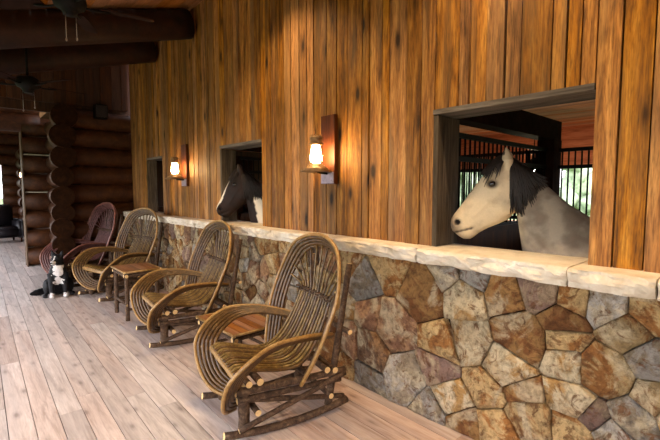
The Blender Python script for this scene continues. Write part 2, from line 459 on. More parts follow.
# limestone cap in long rock-faced slabs
b = MB(); joints = [-1.4, -0.5, 0.345, 0.695, 1.60, 2.40, 3.3, 4.15, 5.0, 5.8, 6.6, 7.3, YB]
for i in range(len(joints) - 1):
    y0, y1 = joints[i] + 0.004, joints[i + 1] - 0.004; ny = max(4, int((y1 - y0) / 0.022)); nz = 7; r = R3(); dx = random.uniform(-.006, .006)
    grid = []
    for j in range(ny + 1):
        y = y0 + (y1 - y0) * j / ny; row = []
        for k in range(nz + 1):
            z = 1.026 + (CZ - 1.026) * k / nz
            ed = 0.012 if k in (0, nz) else 0.0
            if j in (0, ny): ed += 0.008
            xx = SX - 0.022 + dx + ed + 0.026 * noise.fractal(Vector((y * 10, z * 26, i * 3.3)), 1.0, 2.0, 4)
            zz = z + (0.006 * noise.noise(Vector((y * 6, 4, k))) if k in (0,) else 0)
            row.append(b.bm.verts.new((xx, y, zz)))
        row.append(b.bm.verts.new((2.61, y, CZ))); row.append(b.bm.verts.new((2.61, y, 1.026)))
        grid.append(row)
    m = nz + 3
    for j in range(ny):
        for k in range(m): b.face((grid[j][k], grid[j + 1][k], grid[j + 1][(k + 1) % m], grid[j][(k + 1) % m]), 0, False, r)
    b.face(grid[0], 0, False, r); b.face(list(reversed(grid[-1])), 0, False, r)
struct(b.done('trim_1', M['cap']))

b = MB(); y = -1.75  # unseen board wall added behind the camera to hold back daylight
while y < 2.3:
    w = random.uniform(.11, .17); y1 = min(2.36, y + w); b.box((y + .002, -3.08, 0), (y1 - .002, -3.0, ceil_z(y) + .02)); y = y1
struct(b.done('wall_daylight_block', M['barn']))
# ------------------------------------------------------------------ sloping porch ceiling and log rafters
b = MB(); x = -1.9
while x < 2.75:
    w = 0.14; y = -3.5
    while y < 18:
        L = random.uniform(2.5, 4.5); r = R3(); x0, x1 = x + .002, x + w - .002
        b.hexa([(x0, y, ceil_z(x0)), (x1, y, ceil_z(x1)), (x1, y + L - .003, ceil_z(x1)), (x0, y + L - .003, ceil_z(x0)),
                (x0, y, ceil_z(x0) + .05), (x1, y, ceil_z(x1) + .05), (x1, y + L - .003, ceil_z(x1) + .05), (x0, y + L - .003, ceil_z(x0) + .05)], 0, r); y += L
    x += w
struct(b.done('ceiling', M['roofing']))
for yb_ in (5.30, 6.64):
    b = MB(); n = 22; pts = []; rd = []
    for i in range(n + 1):
        x = 2.31 - 4.2 * i / n; rr = 0.178 + 0.006 * noise.noise(Vector((x * 1.5, yb_, 0)))
        pts.append((x, yb_ + .01 * noise.noise(Vector((x, yb_, 5))), ceil_z(x) - 0.192)); rd.append(rr)
    b.tube(pts, rd, 20, 1)
    o = struct(b.done('beam', [M['beam'], M['logend']]))

b = MB(); n = 40; b.tube([(-1.72, -3.4 + 21.2 * i / n, 2.36 + .01 * noise.noise(Vector((i * .4, 0, 0)))) for i in range(n + 1)], [.19 + .006 * noise.noise(Vector((i * .5, 7, 0))) for i in range(n + 1)], 18, 1)  # unseen eave log added to lower the opening and dim the inner floor
struct(b.done('beam', [M['beam'], M['logend']]))  # the added, unseen eave log
for y in (-2.6, 2.2, 7.0, 11.8, 16.6):  # unseen posts carrying the added eave log
    b = MB(); b.tube([(-1.72, y, 0), (-1.72, y, .8), (-1.72, y, 1.6), (-1.72, y, 2.3)], [.14, .135, .13, .125], 16, 1); struct(b.done('pillar', [M['beam'], M['logend']]))
# ------------------------------------------------------------------ log walls at the far end
def log_obj(p0, p1, r, parent, seg=18, ends='logend', m='log'):
    bb = MB(); p0, p1 = Vector(p0), Vector(p1); n = max(3, int((p1 - p0).length / 0.25)); pts, rd = [], []
    s_ = random.uniform(0, 50)
    for i in range(n + 1):
        t = i / n; pts.append(p0.lerp(p1, t) + Vector((0, 0, .008 * noise.noise(Vector((t * 3, s_, 0)))))); rd.append(r * (1 + .03 * noise.noise(Vector((t * 4, s_, 9)))))
    bb.tube(pts, rd, seg, 1)
    o = bb.done('log', [M[m], M[ends]], parent); o.location = -Vector(parent.location); return o
e = struct(empty('wall_back', (1.8, 8.2, 0)))
for k in range(9):
    log_obj((1.28 + random.uniform(-.03, .03), YB + .165, 0.16 + .318 * k), (2.62, YB + .165, 0.16 + .318 * k), 0.166, e)
e = struct(empty('wall_inner', (1.27, 8.8, 0)))
zc = [0.12, 0.40, 0.70, 0.985, 1.25, 1.55, 1.87, 2.205, 2.53, 2.86]
xs = [1.22, 1.21, 1.24, 1.235, 1.26, 1.25, 1.27, 1.30, 1.29, 1.33]
zc = [0.10, 0.312, 0.594, 0.875, 1.122, 1.393, 1.712, 2.037, 2.377, 2.70]
for k, z in enumerate(zc):
    r = 0.19 if k > 6 else (0.165 if k > 1 else 0.15)
    log_obj((xs[k], 7.86 + random.uniform(-.05, .05), z), (xs[k] + 0.02, 8.16, z), r, e, 20)
    log_obj((1.46, 8.12, z), (1.46, 9.85, z), .155, e, 16)
e = struct(empty('wall_back_left', (1.6, 9.95, 0)))
for k in range(8):
    z = 0.18 + .365 * k
    log_obj((0.95, 10.0, z), (2.4, 10.0, z), 0.180, e)
bb = MB(); bb.box((0.97, 9.868, 1.449), (2.3, 10.1, 1.464)); bb.box((0.97, 9.868, 2.180), (2.3, 10.1, 2.196))  # two pale strips stand in for daylight through the log gaps
o = bb.done('log_gap_light', M['gaplight'], e); o.location = -Vector(e.location)
bb = MB(); bb.box((0.93, 9.85, 0), (0.95, 10.15, 2.62))
struct(bb.done('door_1', M['doorwood']))
e = struct(empty('wall_back_header', (-0.8, 9.95, 2.6)))
for k, z in enumerate((2.80, 3.12)):
    log_obj((-2.7, 10.0, z), (1.25, 10.0, z), 0.185, e)
b = MB(); b.box((-2.7, YB + .17, 2.78), (2.6, YB + .25, 3.95)); y = -2.7
while y < 2.36:
    w = random.uniform(.11, .18); y1 = min(2.368, y + w)
    b.box((y + .002, YB + .1 + random.uniform(0, .01), 2.93), (y1 - .002, YB + .17, ceil_z(y1) + .02)); y = y1
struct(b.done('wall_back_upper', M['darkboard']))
# far room
e = struct(empty('wall_far', (0.5, 17.2, 0)))
for k in range(11):
    z = .17 + .33 * k
    if 1.1 < z < 2.35:
        log_obj((1.07, 17.2, z), (3.2, 17.2, z), .172, e); log_obj((-2.8, 17.2, z), (-.6, 17.2, z), .172, e)
    else: log_obj((-2.8, 17.2, z), (3.2, 17.2, z), .172, e)
e = struct(empty('wall_far_inner', (1.55, 16, 0)))
for k in range(9): log_obj((1.53 + random.uniform(-.03, .03), 15.5, .17 + .31 * k), (1.6, 17.1, .17 + .31 * k), .168, e)
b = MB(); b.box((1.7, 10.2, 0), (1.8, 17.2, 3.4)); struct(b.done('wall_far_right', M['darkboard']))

# ------------------------------------------------------------------ stalls behind the wall
b = MB(); b.box((2.62, -4.4, -0.03), (7.6, 9.5, 0.0)); struct(b.done('floor_stalls', M['dirt']))
b = MB(); x = 2.6
while x < 7.6:
    b.box((x + .002, -4.4, 2.5), (x + .108, 9.5, 2.54)); x += .11
struct(b.done('ceiling_stalls', M['stallceil']))
PX = 4.53
for y in (-1.33, 1.63, 4.62, 7.57):
    b = MB(); b.box((2.63, y - .02, 0), (PX, y + .02, 1.2), 0); b.box((2.63, y - .04, 1.16), (PX, y + .04, 1.2), 0)
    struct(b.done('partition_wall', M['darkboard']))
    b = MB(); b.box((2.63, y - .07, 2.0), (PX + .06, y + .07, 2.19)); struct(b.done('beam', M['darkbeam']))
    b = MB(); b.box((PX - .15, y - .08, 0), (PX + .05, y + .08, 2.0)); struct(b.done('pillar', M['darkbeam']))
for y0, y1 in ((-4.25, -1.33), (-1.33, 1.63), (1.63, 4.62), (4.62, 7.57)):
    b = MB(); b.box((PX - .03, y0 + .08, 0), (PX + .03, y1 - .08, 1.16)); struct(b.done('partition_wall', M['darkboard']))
b = MB()
b.box((7.4, -4.4, 0), (7.5, 9.5, .95)); b.box((7.4, -4.4, 1.86), (7.5, 9.5, 2.54))
for y in (-4.4, 9.3): b.box((7.4, y, .95), (7.5, y + .2, 1.86))
struct(b.done('wall_barn_far', M['stallceil']))
b = MB(); b.box((2.6, -4.5, 0), (7.5, -4.4, 2.54)); b.box((2.6, 9.5, 0), (7.5, 9.6, 2.54)); struct(b.done('wall_barn_end', M['darkboard']))
barm = {}
def grille(name, label, p0, p1, nb):
    p0, p1 = Vector(p0), Vector(p1); e = empty('stall_grille', p0); tag(e, label, 'stall grille', 'barred stall grilles')
    d = (p1 - p0); L = d.length; e.rotation_euler = (0, 0, math.atan2(d.y, d.x))
    for z in (0.02, 0.55, 0.72):
        bb = MB(); bb.box((0, -.018, z - .018), (L, .018, z + .018)); bb.done('rail', M['black'], e)
    if 'bar' not in barm:
        bb = MB(); bb.tube([(0, 0, 0.02), (0, 0, 0.72)], .0085, 8); o = bb.done('bar', M['black'], e); barm['bar'] = o.data; bars = [o]
    else: bars = []
    for k in range(nb):
        if k == 0 and bars: o = bars[0]
        else: o = bpy.data.objects.new('bar', barm['bar']); C.objects.link(o); o.parent = e
        o.location = ((k + .5) * L / nb, 0, 0)
grille('g', 'black barred grille running inward beside the pale horse’s head', (2.66, 1.63, 1.18), (PX - .12, 1.63, 1.18), 24)
grille('g', 'black barred grille behind the pale horse’s neck, bright daylight through it', (PX, -1.25, 1.18), (PX, 1.55, 1.18), 48)
grille('g', 'black barred grille deep in the dark stall behind the bay horse', (PX, 1.71, 1.18), (PX, 4.54, 1.18), 48)
grille('g', 'black barred grille running inward past the bay horse’s window jamb', (2.66, 4.62, 1.18), (PX - .12, 4.62, 1.18), 24)

# ------------------------------------------------------------------ horses
def bake(o, vox, smooth=6):
    md = o.modifiers.new('r', 'REMESH'); md.mode = 'VOXEL'; md.voxel_size = vox; md.use_smooth_shade = True
    sm = o.modifiers.new('s', 'SMOOTH'); sm.factor = 0.5; sm.iterations = smooth
    dg = bpy.context.evaluated_depsgraph_get(); me = bpy.data.meshes.new_from_object(o.evaluated_get(dg))
    o.modifiers.clear(); old = o.data; me.name = old.name; o.data = me
    for p in me.polygons: p.use_smooth = True
    return me
def sstep(a, b, x):
    t = max(0.0, min(1.0, (x - a) / (b - a))); return t * t * (3 - 2 * t)
def mixc(a, b, t): return tuple(a[i] * (1 - t) + b[i] * t for i in range(3))
def paint(me, fn):
    at = me.color_attributes.new('col', 'FLOAT_COLOR', 'POINT')
    for i, v in enumerate(me.vertices): at.data[i].color = (*fn(v.co, v.normal), 1)

def make_horse(loc, e1, headrot, scale, pigment, label, mane_side, mane_len, mat):
    b = MB()
    head = [((.360, -.420), (.348, -.482), .030, 1.0), ((.353, -.390), (.308, -.512), .050, .9), ((.333, -.357), (.268, -.536), .057, .85),
            ((.306, -.322), (.222, -.533), .054, .85), ((.272, -.272), (.180, -.496), .052, .85), ((.235, -.214), (.120, -.456), .060, .85),
            ((.190, -.151), (.050, -.424), .077, .85), ((.145, -.092), (-.008, -.392), .092, .85), ((.100, -.042), (-.045, -.345), .098, .88),
            ((.055, -.008), (-.068, -.285), .090, .95), ((.010, .002), (-.070, -.230), .078, 1.0)]
    hr = Matrix.Rotation(headrot, 2)
    def hp(p): q = hr @ Vector(p); return (q.x, q.y)
    b.loft([(hp(t), hp(bt), hw, pw) for t, bt, hw, pw in head], 20)
    neck = [((.02, -.06), (-.02, -.24), .06, 1), ((-.05, -.022), (-.055, -.33), .072, 1), ((-.12, -.078), (-.072, -.45), .082, 1), ((-.22, -.168), (-.095, -.585), .098, 1),
            ((-.345, -.285), (-.15, -.74), .130, 1), ((-.47, -.368), (-.24, -.90), .18, 1), ((-.66, -.395), (-.45, -1.03), .23, 1),
            ((-.95, -.44), (-.85, -1.06), .27, .95), ((-1.3, -.44), (-1.25, -1.0), .27, .95), ((-1.6, -.40), (-1.58, -.92), .25, .95), ((-1.8, -.47), (-1.82, -.80), .16, 1), ((-1.87, -.58), (-1.87, -.7), .06, 1)]
    b.loft(neck, 24)
    for sgn in (1, -1):   # cheeks, brow, ears, legs
        q = hp((.028, -.285)); b.ball((q[0], sgn * .058, q[1]), (.078, .040, .088))
        q = hp((.098, -.145)); b.ball((q[0], sgn * .074, q[1]), (.046, .026, .030), Matrix.Rotation(0.7 - headrot, 4, 'Y'))
        q = hp((.310, -.43)); b.ball((q[0], sgn * .040, q[1]), (.034, .022, .036))
        a0, a1, a2, a3 = hp((.000, -.065)), hp((.004, -.01)), hp((.010, .035)), hp((.014, .072))
        b.tube([(a0[0], sgn * .052, a0[1]), (a1[0], sgn * .056, a1[1]), (a2[0], sgn * .064, a2[1]), (a3[0], sgn * .066, a3[1])], [.032, .037, .025, .004], 10, sub=3)
        b.tube([(-.52, sgn * .15, -.85), (-.50, sgn * .14, -1.1), (-.50, sgn * .13, -1.28), (-.50, sgn * .13, -1.55), (-.48, sgn * .13, -1.7)], [.11, .075, .05, .036, .055], 12, sub=4)
        b.tube([(-1.66, sgn * .15, -.75), (-1.62, sgn * .16, -1.0), (-1.78, sgn * .15, -1.22), (-1.74, sgn * .15, -1.52), (-1.70, sgn * .15, -1.7)], [.16, .10, .052, .038, .055], 12, sub=4)
    o = b.done('horse', mat)
    me = bake(o, .0095, 5)
    hi = hr.inverted()
    for v in me.vertices:
        c = v.co
        if c.x < -.15: continue
        h = hi @ Vector((c.x, c.z)); hx, hz = h
        sg = 1 if c.y > 0 else -1
        d = math.hypot(hx - .305, (hz + .418) * 1.0)           # nostril
        if abs(c.y) > .02:
            c.y -= sg * .030 * math.exp(-(d / .017) ** 2); c.y += sg * .007 * math.exp(-((d - .031) / .011) ** 2)
            d = math.hypot(hx - .087, hz + .161); c.y -= sg * .014 * math.exp(-(d / .020) ** 2)   # eye socket
            # facial crest
            t_ = max(0, min(1, ((hx - .06) * .13 + (hz + .23) * -.14) / (.13 ** 2 + .14 ** 2)))
            dd = math.hypot(hx - (.06 + .13 * t_), hz - (-.23 - .14 * t_)); c.y += sg * .006 * math.exp(-(dd / .013) ** 2)
        # mouth line
        t_ = max(0, min(1, ((hx - .21) * .12 + (hz + .455) * -.035) / (.12 ** 2 + .035 ** 2)))
        dd = math.hypot(hx - (.21 + .12 * t_), hz - (-.455 - .035 * t_) )
        if abs(c.y) > .012 and hx > .2: c.y -= sg * .008 * math.exp(-(dd / .007) ** 2)
    paint(me, lambda c, nv: pigment(hi @ Vector((c.x, c.z)), c) if not (c.x > -.1 and (hi @ Vector((c.x, c.z))).y > .015 and nv.x > .35) else lin(52, 42, 36)[:3])
    for sgn in (1, -1):
        q = hp((.087, -.161)); bb = MB(); bb.ball((q[0], sgn * .081, q[1]), (.025, .015, .019), Matrix.Rotation(0.5 - headrot, 4, 'Y')); bb.done('eye', M['eye'], o)
    # mane: many thin locks falling from the crest
    crest = [Vector((.00, .005)), Vector((-.05, -.02)), Vector((-.12, -.075)), Vector((-.22, -.165)), Vector((-.345, -.282)), Vector((-.47, -.365)), Vector((-.58, -.39))]
    bb = MB(); nl = 520
    HW = [.078, .074, .083, .100, .132, .18, .21]
    for k in range(nl):
        t = .35 + (k + random.random()) / nl * ((len(crest) - 1) * mane_len - .35); i = min(int(t), len(crest) - 2); p = crest[i].lerp(crest[i + 1], t - i)
        hw = HW[i] + (HW[i + 1] - HW[i]) * (t - i); H = .17 + .03 * t; fade = 1 - .55 * (t / (len(crest) - 1) / mane_len) ** 3
        ln = random.uniform(.17, .36) * (1 - .72 * sstep(.45, 1.0, t / (len(crest) - 1) / mane_len)); s = mane_side if random.random() < .93 else -mane_side
        dx = random.uniform(-.075, .005) - .012 * t; off = random.uniform(.003, .016); pp = []
        for q in (-.02, .0, .12, .3, .55, .8, 1.0):
            dz = max(0, q) * ln; yy = hw * math.sqrt(max(0, 1 - (1 - dz / H) ** 2)) if dz < H else hw
            pp.append((p.x + dx * max(0, q) ** 1.3, s * ((yy + off) if q > 0 else random.uniform(-.012, .012)), p.y + .010 - dz - (.02 if q < 0 else 0)))
        bb.tube(pp, [.003, .005, .006, .006, .005, .004, .001], 4, sub=2)
    bb.done('mane', M['hair'], o)
    bb = MB()
    for k in range(170):
        f0 = random.uniform(-.5, .5); df = random.uniform(-.3, 1.15); ln = random.uniform(.35, .85); pp = []
        line = [(-.01, .006), (.05, .004), (.10, -.036), (.145, -.086), (.19, -.145)]
        for j, p in enumerate(line):
            q = j / 4 * ln * 4; ii = min(int(q), 3); fx = q - ii; px_ = line[ii][0] * (1 - fx) + line[ii + 1][0] * fx; pz_ = line[ii][1] * (1 - fx) + line[ii + 1][1] * fx
            ph = (f0 + df * j / 4) * mane_side; yy = .107 * math.sin(ph); drop = .15 * (1 - math.cos(ph))
            h = hp((px_ + .012 - drop * .35, pz_ + .014 - drop * .85)); pp.append((h[0], yy * 1.03, h[1]))
        bb.tube(pp, [.003, .005, .005, .004, .001], 4, sub=3)
    bb.done('forelock', M['hair'], o)
    bb = MB()
    for k in range(30):
        y = random.uniform(-.04, .04); bb.tube([(-1.84, y, -.52), (-1.93, y * 1.4, -.62), (-1.97, y * 1.6, -.9), (-1.95, y * 1.5, -1.25 + random.uniform(-.1, .1))], [.008, .014, .014, .004], 5, sub=3)
    bb.done('tail', M['hair'], o)
    o.location = loc; o.rotation_euler = (0, 0, math.atan2(e1[1], e1[0])); o.scale = (scale,) * 3
    return tag(o, label, 'horse')

def grey_coat(h, c):
    hx, hz = h
    base = lin(206, 186, 154)[:3]; neck = lin(138, 128, 114)[:3]
    n = noise.fractal(Vector((c.x * 9, c.y * 9, c.z * 9)), 1, 2, 4)
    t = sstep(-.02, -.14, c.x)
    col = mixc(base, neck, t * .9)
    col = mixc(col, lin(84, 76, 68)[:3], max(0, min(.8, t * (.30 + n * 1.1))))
    col = mixc(col, lin(132, 112, 92)[:3], max(0, min(.45, n * .7)))
    if c.x > -.1:
        col = mixc(col, lin(112, 94, 82)[:3], .75 * sstep(.25, .36, hx - (hz + .45) * .25))      # muzzle skin
        col = mixc(col, lin(128, 108, 92)[:3], .6 * sstep(-.49, -.53, hz) * (hx > .15))
        d = math.hypot(hx - .305, hz + .418); col = mixc(col, lin(24, 18, 16)[:3], 1 - sstep(.016, .024, d))
        d = math.hypot(hx - .087, (hz + .161) * 1.3); col = mixc(col, lin(50, 38, 30)[:3], (1 - sstep(.022, .052, d)) * .92)
        t_ = max(0, min(1, ((hx - .21) * .12 + (hz + .455) * -.035) / (.12 ** 2 + .035 ** 2)))
        dd = math.hypot(hx - (.21 + .12 * t_), hz - (-.455 - .035 * t_)); col = mixc(col, lin(52, 40, 34)[:3], (1 - sstep(.003, .010, dd)) * (hx > .2) * .9)
        if hz > -.01: col = mixc(col, lin(110, 96, 80)[:3], .45)
    return col
def pinto_coat(h, c):
    hx, hz = h; br = lin(40, 21, 13)[:3]; wh = lin(226, 212, 190)[:3]
    n = noise.fractal(Vector((c.x * 8, c.y * 8, c.z * 8)), 1, 2, 3)
    col = mixc(br, lin(24, 13, 9)[:3], max(0, min(1, .4 + n)))
    edge = -.175 + .05 * n + (c.z + .3) * .10
    col = mixc(col, wh, 1 - sstep(edge - .01, edge + .01, c.x))
    if c.x > -.1:
        # distance ahead of the face axis picks the nasal bridge: the blaze
        fr = (hx * .8 + hz * .6)
        top = hx * .81 + hz * .58
        if abs(c.y) < .040 + .010 * n and hx > .06 and top > .020 and hz > -.42: col = wh
        d = math.hypot(hx - .305, hz + .418); col = mixc(col, lin(10, 8, 8)[:3], 1 - sstep(.012, .020, d))
    return col
mh = attr_mat('horse_coat', 0.6, 0.25, 90, 0.16, 0.12)
make_horse((2.645, 1.205, 1.70), (-.33, .944), 0.0, 1.0, grey_coat, 'pale grey horse with dark mane looking out of the large near stall window', 1, .38, mh)
make_horse((2.475, 4.295, 1.735), (-.75, .66), -0.14, 1.0, pinto_coat, 'dark brown and white horse with white blaze leaning out of the second window', 1, .62, mh)

# ------------------------------------------------------------------ bent-willow rocking chair
def rods(mats_idx, paths, rad, mats, name, parent, seg=7, sub=5):
    b = MB()
    for i, p in enumerate(paths): b.tube(p, rad, seg, capmi=len(mats) - 1, mi=mats_idx(i), sub=sub)
    return b.done(name, mats, parent)
def lerp3(a, c, t): return tuple(a[i] + (c[i] - a[i]) * t for i in range(3))
def stick(name, parent, p0, p1, r, bend=0.0, taper=1.0):
    b = MB(); p0, p1 = Vector(p0), Vector(p1); n = 5; L = (p1 - p0).length; pts, rd = [], []
    s_ = random.uniform(0, 99)
    for i in range(n + 1):
        t = i / n; q = p0.lerp(p1, t); nv = noise.noise_vector(Vector((t * 2.2, s_, 0)))
        if 0 < i < n: q = q + nv * (.10 * r + bend)
        pts.append(q); rd.append(r * (1 + (taper - 1) * t) * (1 + .12 * nv.x))
    b.tube(pts, rd, 10, 1, sub=2, jit=.05)
    return b.done(name, [M['bark'], M['cut']], parent)
def make_chair(label, wl, wp, wb):
    e = empty('rocking_chair'); tag(e, label, 'rocking chair', 'bent-twig rocking chairs along the stone wall')
    W3 = [wl, wp, M['cut']]
    # back hoop: five nested rods flaring forward
    paths = []
    for k in range(5):
        t = k / 4; f = .065 * t - .025
        half = [(-.13 + f * .8, .235 + .07 * t, .265), (-.19 + f, .30 + .09 * t, .45), (-.25 + f, .342 + .10 * t, .65), (-.325 + f, .342 + .10 * t, .85),
                (-.39 + f, .262 + .082 * t, 1.015 + .055 * t), (-.42 + f * .8, .142 + .040 * t, 1.075 + .08 * t)]
        path = half + [(-.43 + f * .8, 0, 1.09 + .09 * t)] + [(a, -b_, z) for a, b_, z in reversed(half)]
        paths.append(path)
    rods(lambda i: 1 if i == 4 else 0, paths, .0128, W3, 'back_hoop', e)
    # seat and back slats: one run of thin rods
    paths = []
    n = 13
    for j in range(n):
        u = -1 + 2 * j / (n - 1); th = u * math.radians(82)
        eb = .338 * math.sin(th); ez = .80 + .30 * math.cos(th); ea = -.24 - .19 * max(0, (ez - .6) / .5)
        jx = random.uniform(-.004, .004)
        paths.append([(.315, .245 * u, .405), (.27, .245 * u, .425), (.15, .24 * u, .395), (0, .225 * u, .36), (-.12, .235 * u, .37), (-.22, .232 * u + jx, .46), (-.30, .222 * u, .60), (-.365, .212 * u + jx, .755),
                      (-.40 + .03 * abs(u), .212 * u + (eb - .212 * u) * .40, .755 + (ez - .755) * .5), (ea, eb, ez)])
    b = MB()
    for i, p in enumerate(paths): b.tube(p, [.0105] * 6 + [.0088] + [.0072] * 3, 7, capmi=2, mi=(i * 7 % 5 > 2), sub=4)
    b.done('seat_and_back', [wb, wl, M['cut']], e)
    b = MB(); 
    for dz in (0, .022):
        b.tube([(-.345 - .006 * (k % 2) - .02 * (1 - abs(-1 + 2 * k / 12)) + (.02 if (k + (dz > 0)) % 2 else -.012), -.228 + .456 * k / 12, .752 + dz) for k in range(13)], .007, 6, sub=3)
    b.done('weave_band', [M['bark']], e)
    stick('seat_edge', e, (.305, -.285, .385), (.305, .285, .385), .021).data.materials[0] = wp
    # arms: six rods fanning into a wide forward loop
    outer = [(-.36, .25, .535), (-.20, .335, .585), (-.04, .40, .615), (.14, .435, .615), (.28, .44, .55), (.385, .405, .44), (.405, .35, .33), (.385, .26, .215), (.34, .17, .145), (.26, .09, .11)]
    inner = [(-.36, .235, .515), (-.20, .30, .55), (-.05, .345, .572), (.09, .355, .56), (.19, .345, .51), (.265, .32, .43), (.285, .27, .35), (.275, .19, .265), (.24, .11, .22), (.18, .05, .19)]
    for sgn in (1, -1):
        paths = []
        for k in range(6):
            t = k / 5; paths.append([(q[0], q[1] * sgn, q[2]) for q in (lerp3(inner[i], outer[i], t) for i in range(len(outer)))])
        rods(lambda i: 1 if i in (5,) else 0, paths, .0125, W3, 'armrest', e, sub=6)
    for sgn in (1, -1):
        stick('leg', e, (.25, .225 * sgn, .03), (.245, .225 * sgn, .325), .036)
        stick('leg', e, (-.335, .235 * sgn, .045), (-.50, .245 * sgn, 1.0), .027, taper=.75)
        b = MB(); pts = []
        for i in range(15):
            a = .385 - .85 * i / 14; pts.append((a, .268 * sgn, .024 + .22 * (a + .02) ** 2))
        b.tube(pts, .0235, 10, 1, jit=.06); b.done('rocker', [M['bark'], M['cut']], e)
        stick('side_rail', e, (.31, .262 * sgn, .298), (-.45, .262 * sgn, .275), .023)
        stick('side_rail', e, (.30, .255 * sgn, .245), (-.42, .255 * sgn, .215), .019)
        stick('brace', e, (.30, .285 * sgn, .075), (-.44, .285 * sgn, .265), .017)
        stick('brace', e, (.22, .245 * sgn, .23), (-.45, .25 * sgn, .085), .017)
    for a, z, r in ((.235, .345, .021), (.165, .345, .023), (-.30, .315, .021), (-.36, .30, .021), (.18, .155, .020), (-.33, .13, .019)):
        stick('stretcher', e, (a, -.29, z), (a, .29, z), r)
    stick('stretcher', e, (-.45, -.33, .555), (-.45, .33, .555), .017)
    return e
def put(o, x, y, deg): o.location = (x, y, 0); o.rotation_euler = (0, 0, math.radians(deg)); return o
ch1 = make_chair('large olive-brown twig rocking chair nearest the viewer, below the near lantern', M['willow'], M['willowpale'], M['willowgreen'])
put(ch1, 1.515, 2.31, 168).scale = (1.0, 1.02, 1.0)
ch2 = copy_tree(ch1); ch2['label'] = 'olive-brown twig rocking chair below the brown and white horse, second nearest'
put(ch2, 1.68, 4.13, 174).scale = (1.05, 1.10, .985)
ch3 = copy_tree(ch1); ch3['label'] = 'brown twig rocking chair with the square twig table at its near side'
put(ch3, 1.64, 6.32, 191).scale = (1.06, 1.14, 1.04)
ch4 = make_chair('purplish red twig rocking chair beside the dog, by the log wall', M['plum'], M['plumpale'], M['plum'])
put(ch4, 1.42, 7.56, 190).scale = (1.09,) * 3

# ------------------------------------------------------------------ twig tables
def make_table(label, cx, cy, wx, wy, h, deg):
    e = empty('twig_table', (cx, cy, 0), math.radians(deg)); tag(e, label, 'side table', 'small twig tables between the rockers')
    b = MB(); n = 6
    for k in range(n):
        x0 = -wx / 2 + wx * k / n; b.box((x0 + .003, -wy / 2 + .01, h - .018), (x0 + wx / n - .003, wy / 2 - .01, h))
    b.done('tabletop', M['slat'], e)
    for sx in (1, -1):
        b = MB(); b.tube([(sx * wx / 2, -wy / 2 - .02, h - .008), (sx * wx / 2, wy / 2 + .02, h - .008)], .0125, 8, 1, jit=.04); b.done('edging', [M['willowpale'], M['cut']], e)
        b = MB(); b.tube([(-wx / 2 - .01, sx * wy / 2, h - .01), (wx / 2 + .01, sx * wy / 2, h - .01)], .0125, 8, 1, jit=.04); b.done('edging', [M['willowpale'], M['cut']], e)
        for sy2 in (1, -1): stick('leg', e, (sx * (wx / 2 - .03), sy2 * (wy / 2 - .03), 0), (sx * (wx / 2 - .035), sy2 * (wy / 2 - .035), h - .02), .024)
        stick('stretcher', e, (-wx / 2 + .01, sx * (wy / 2 - .03), h * .22), (wx / 2 - .01, sx * (wy / 2 - .03), h * .22), .015)
        stick('stretcher', e, (sx * (wx / 2 - .03), -wy / 2 + .01, h * .32), (sx * (wx / 2 - .03), wy / 2 - .01, h * .32), .015)
        stick('apron', e, (-wx / 2, sx * (wy / 2 - .025), h - .05), (wx / 2, sx * (wy / 2 - .025), h - .05), .019)
        stick('apron', e, (sx * (wx / 2 - .025), -wy / 2, h - .055), (sx * (wx / 2 - .025), wy / 2, h - .055), .019)
    return e
make_table('low slatted table behind the nearest rocking chair', 1.78, 3.20, .44, .66, .35, 0)
make_table('tall square twig table between the second and third rocking chairs', 1.54, 5.20, .40, .50, .575, 0)
make_table('twig table half hidden between the two farthest rocking chairs', 1.84, 6.975, .32, .15, .62, 0)

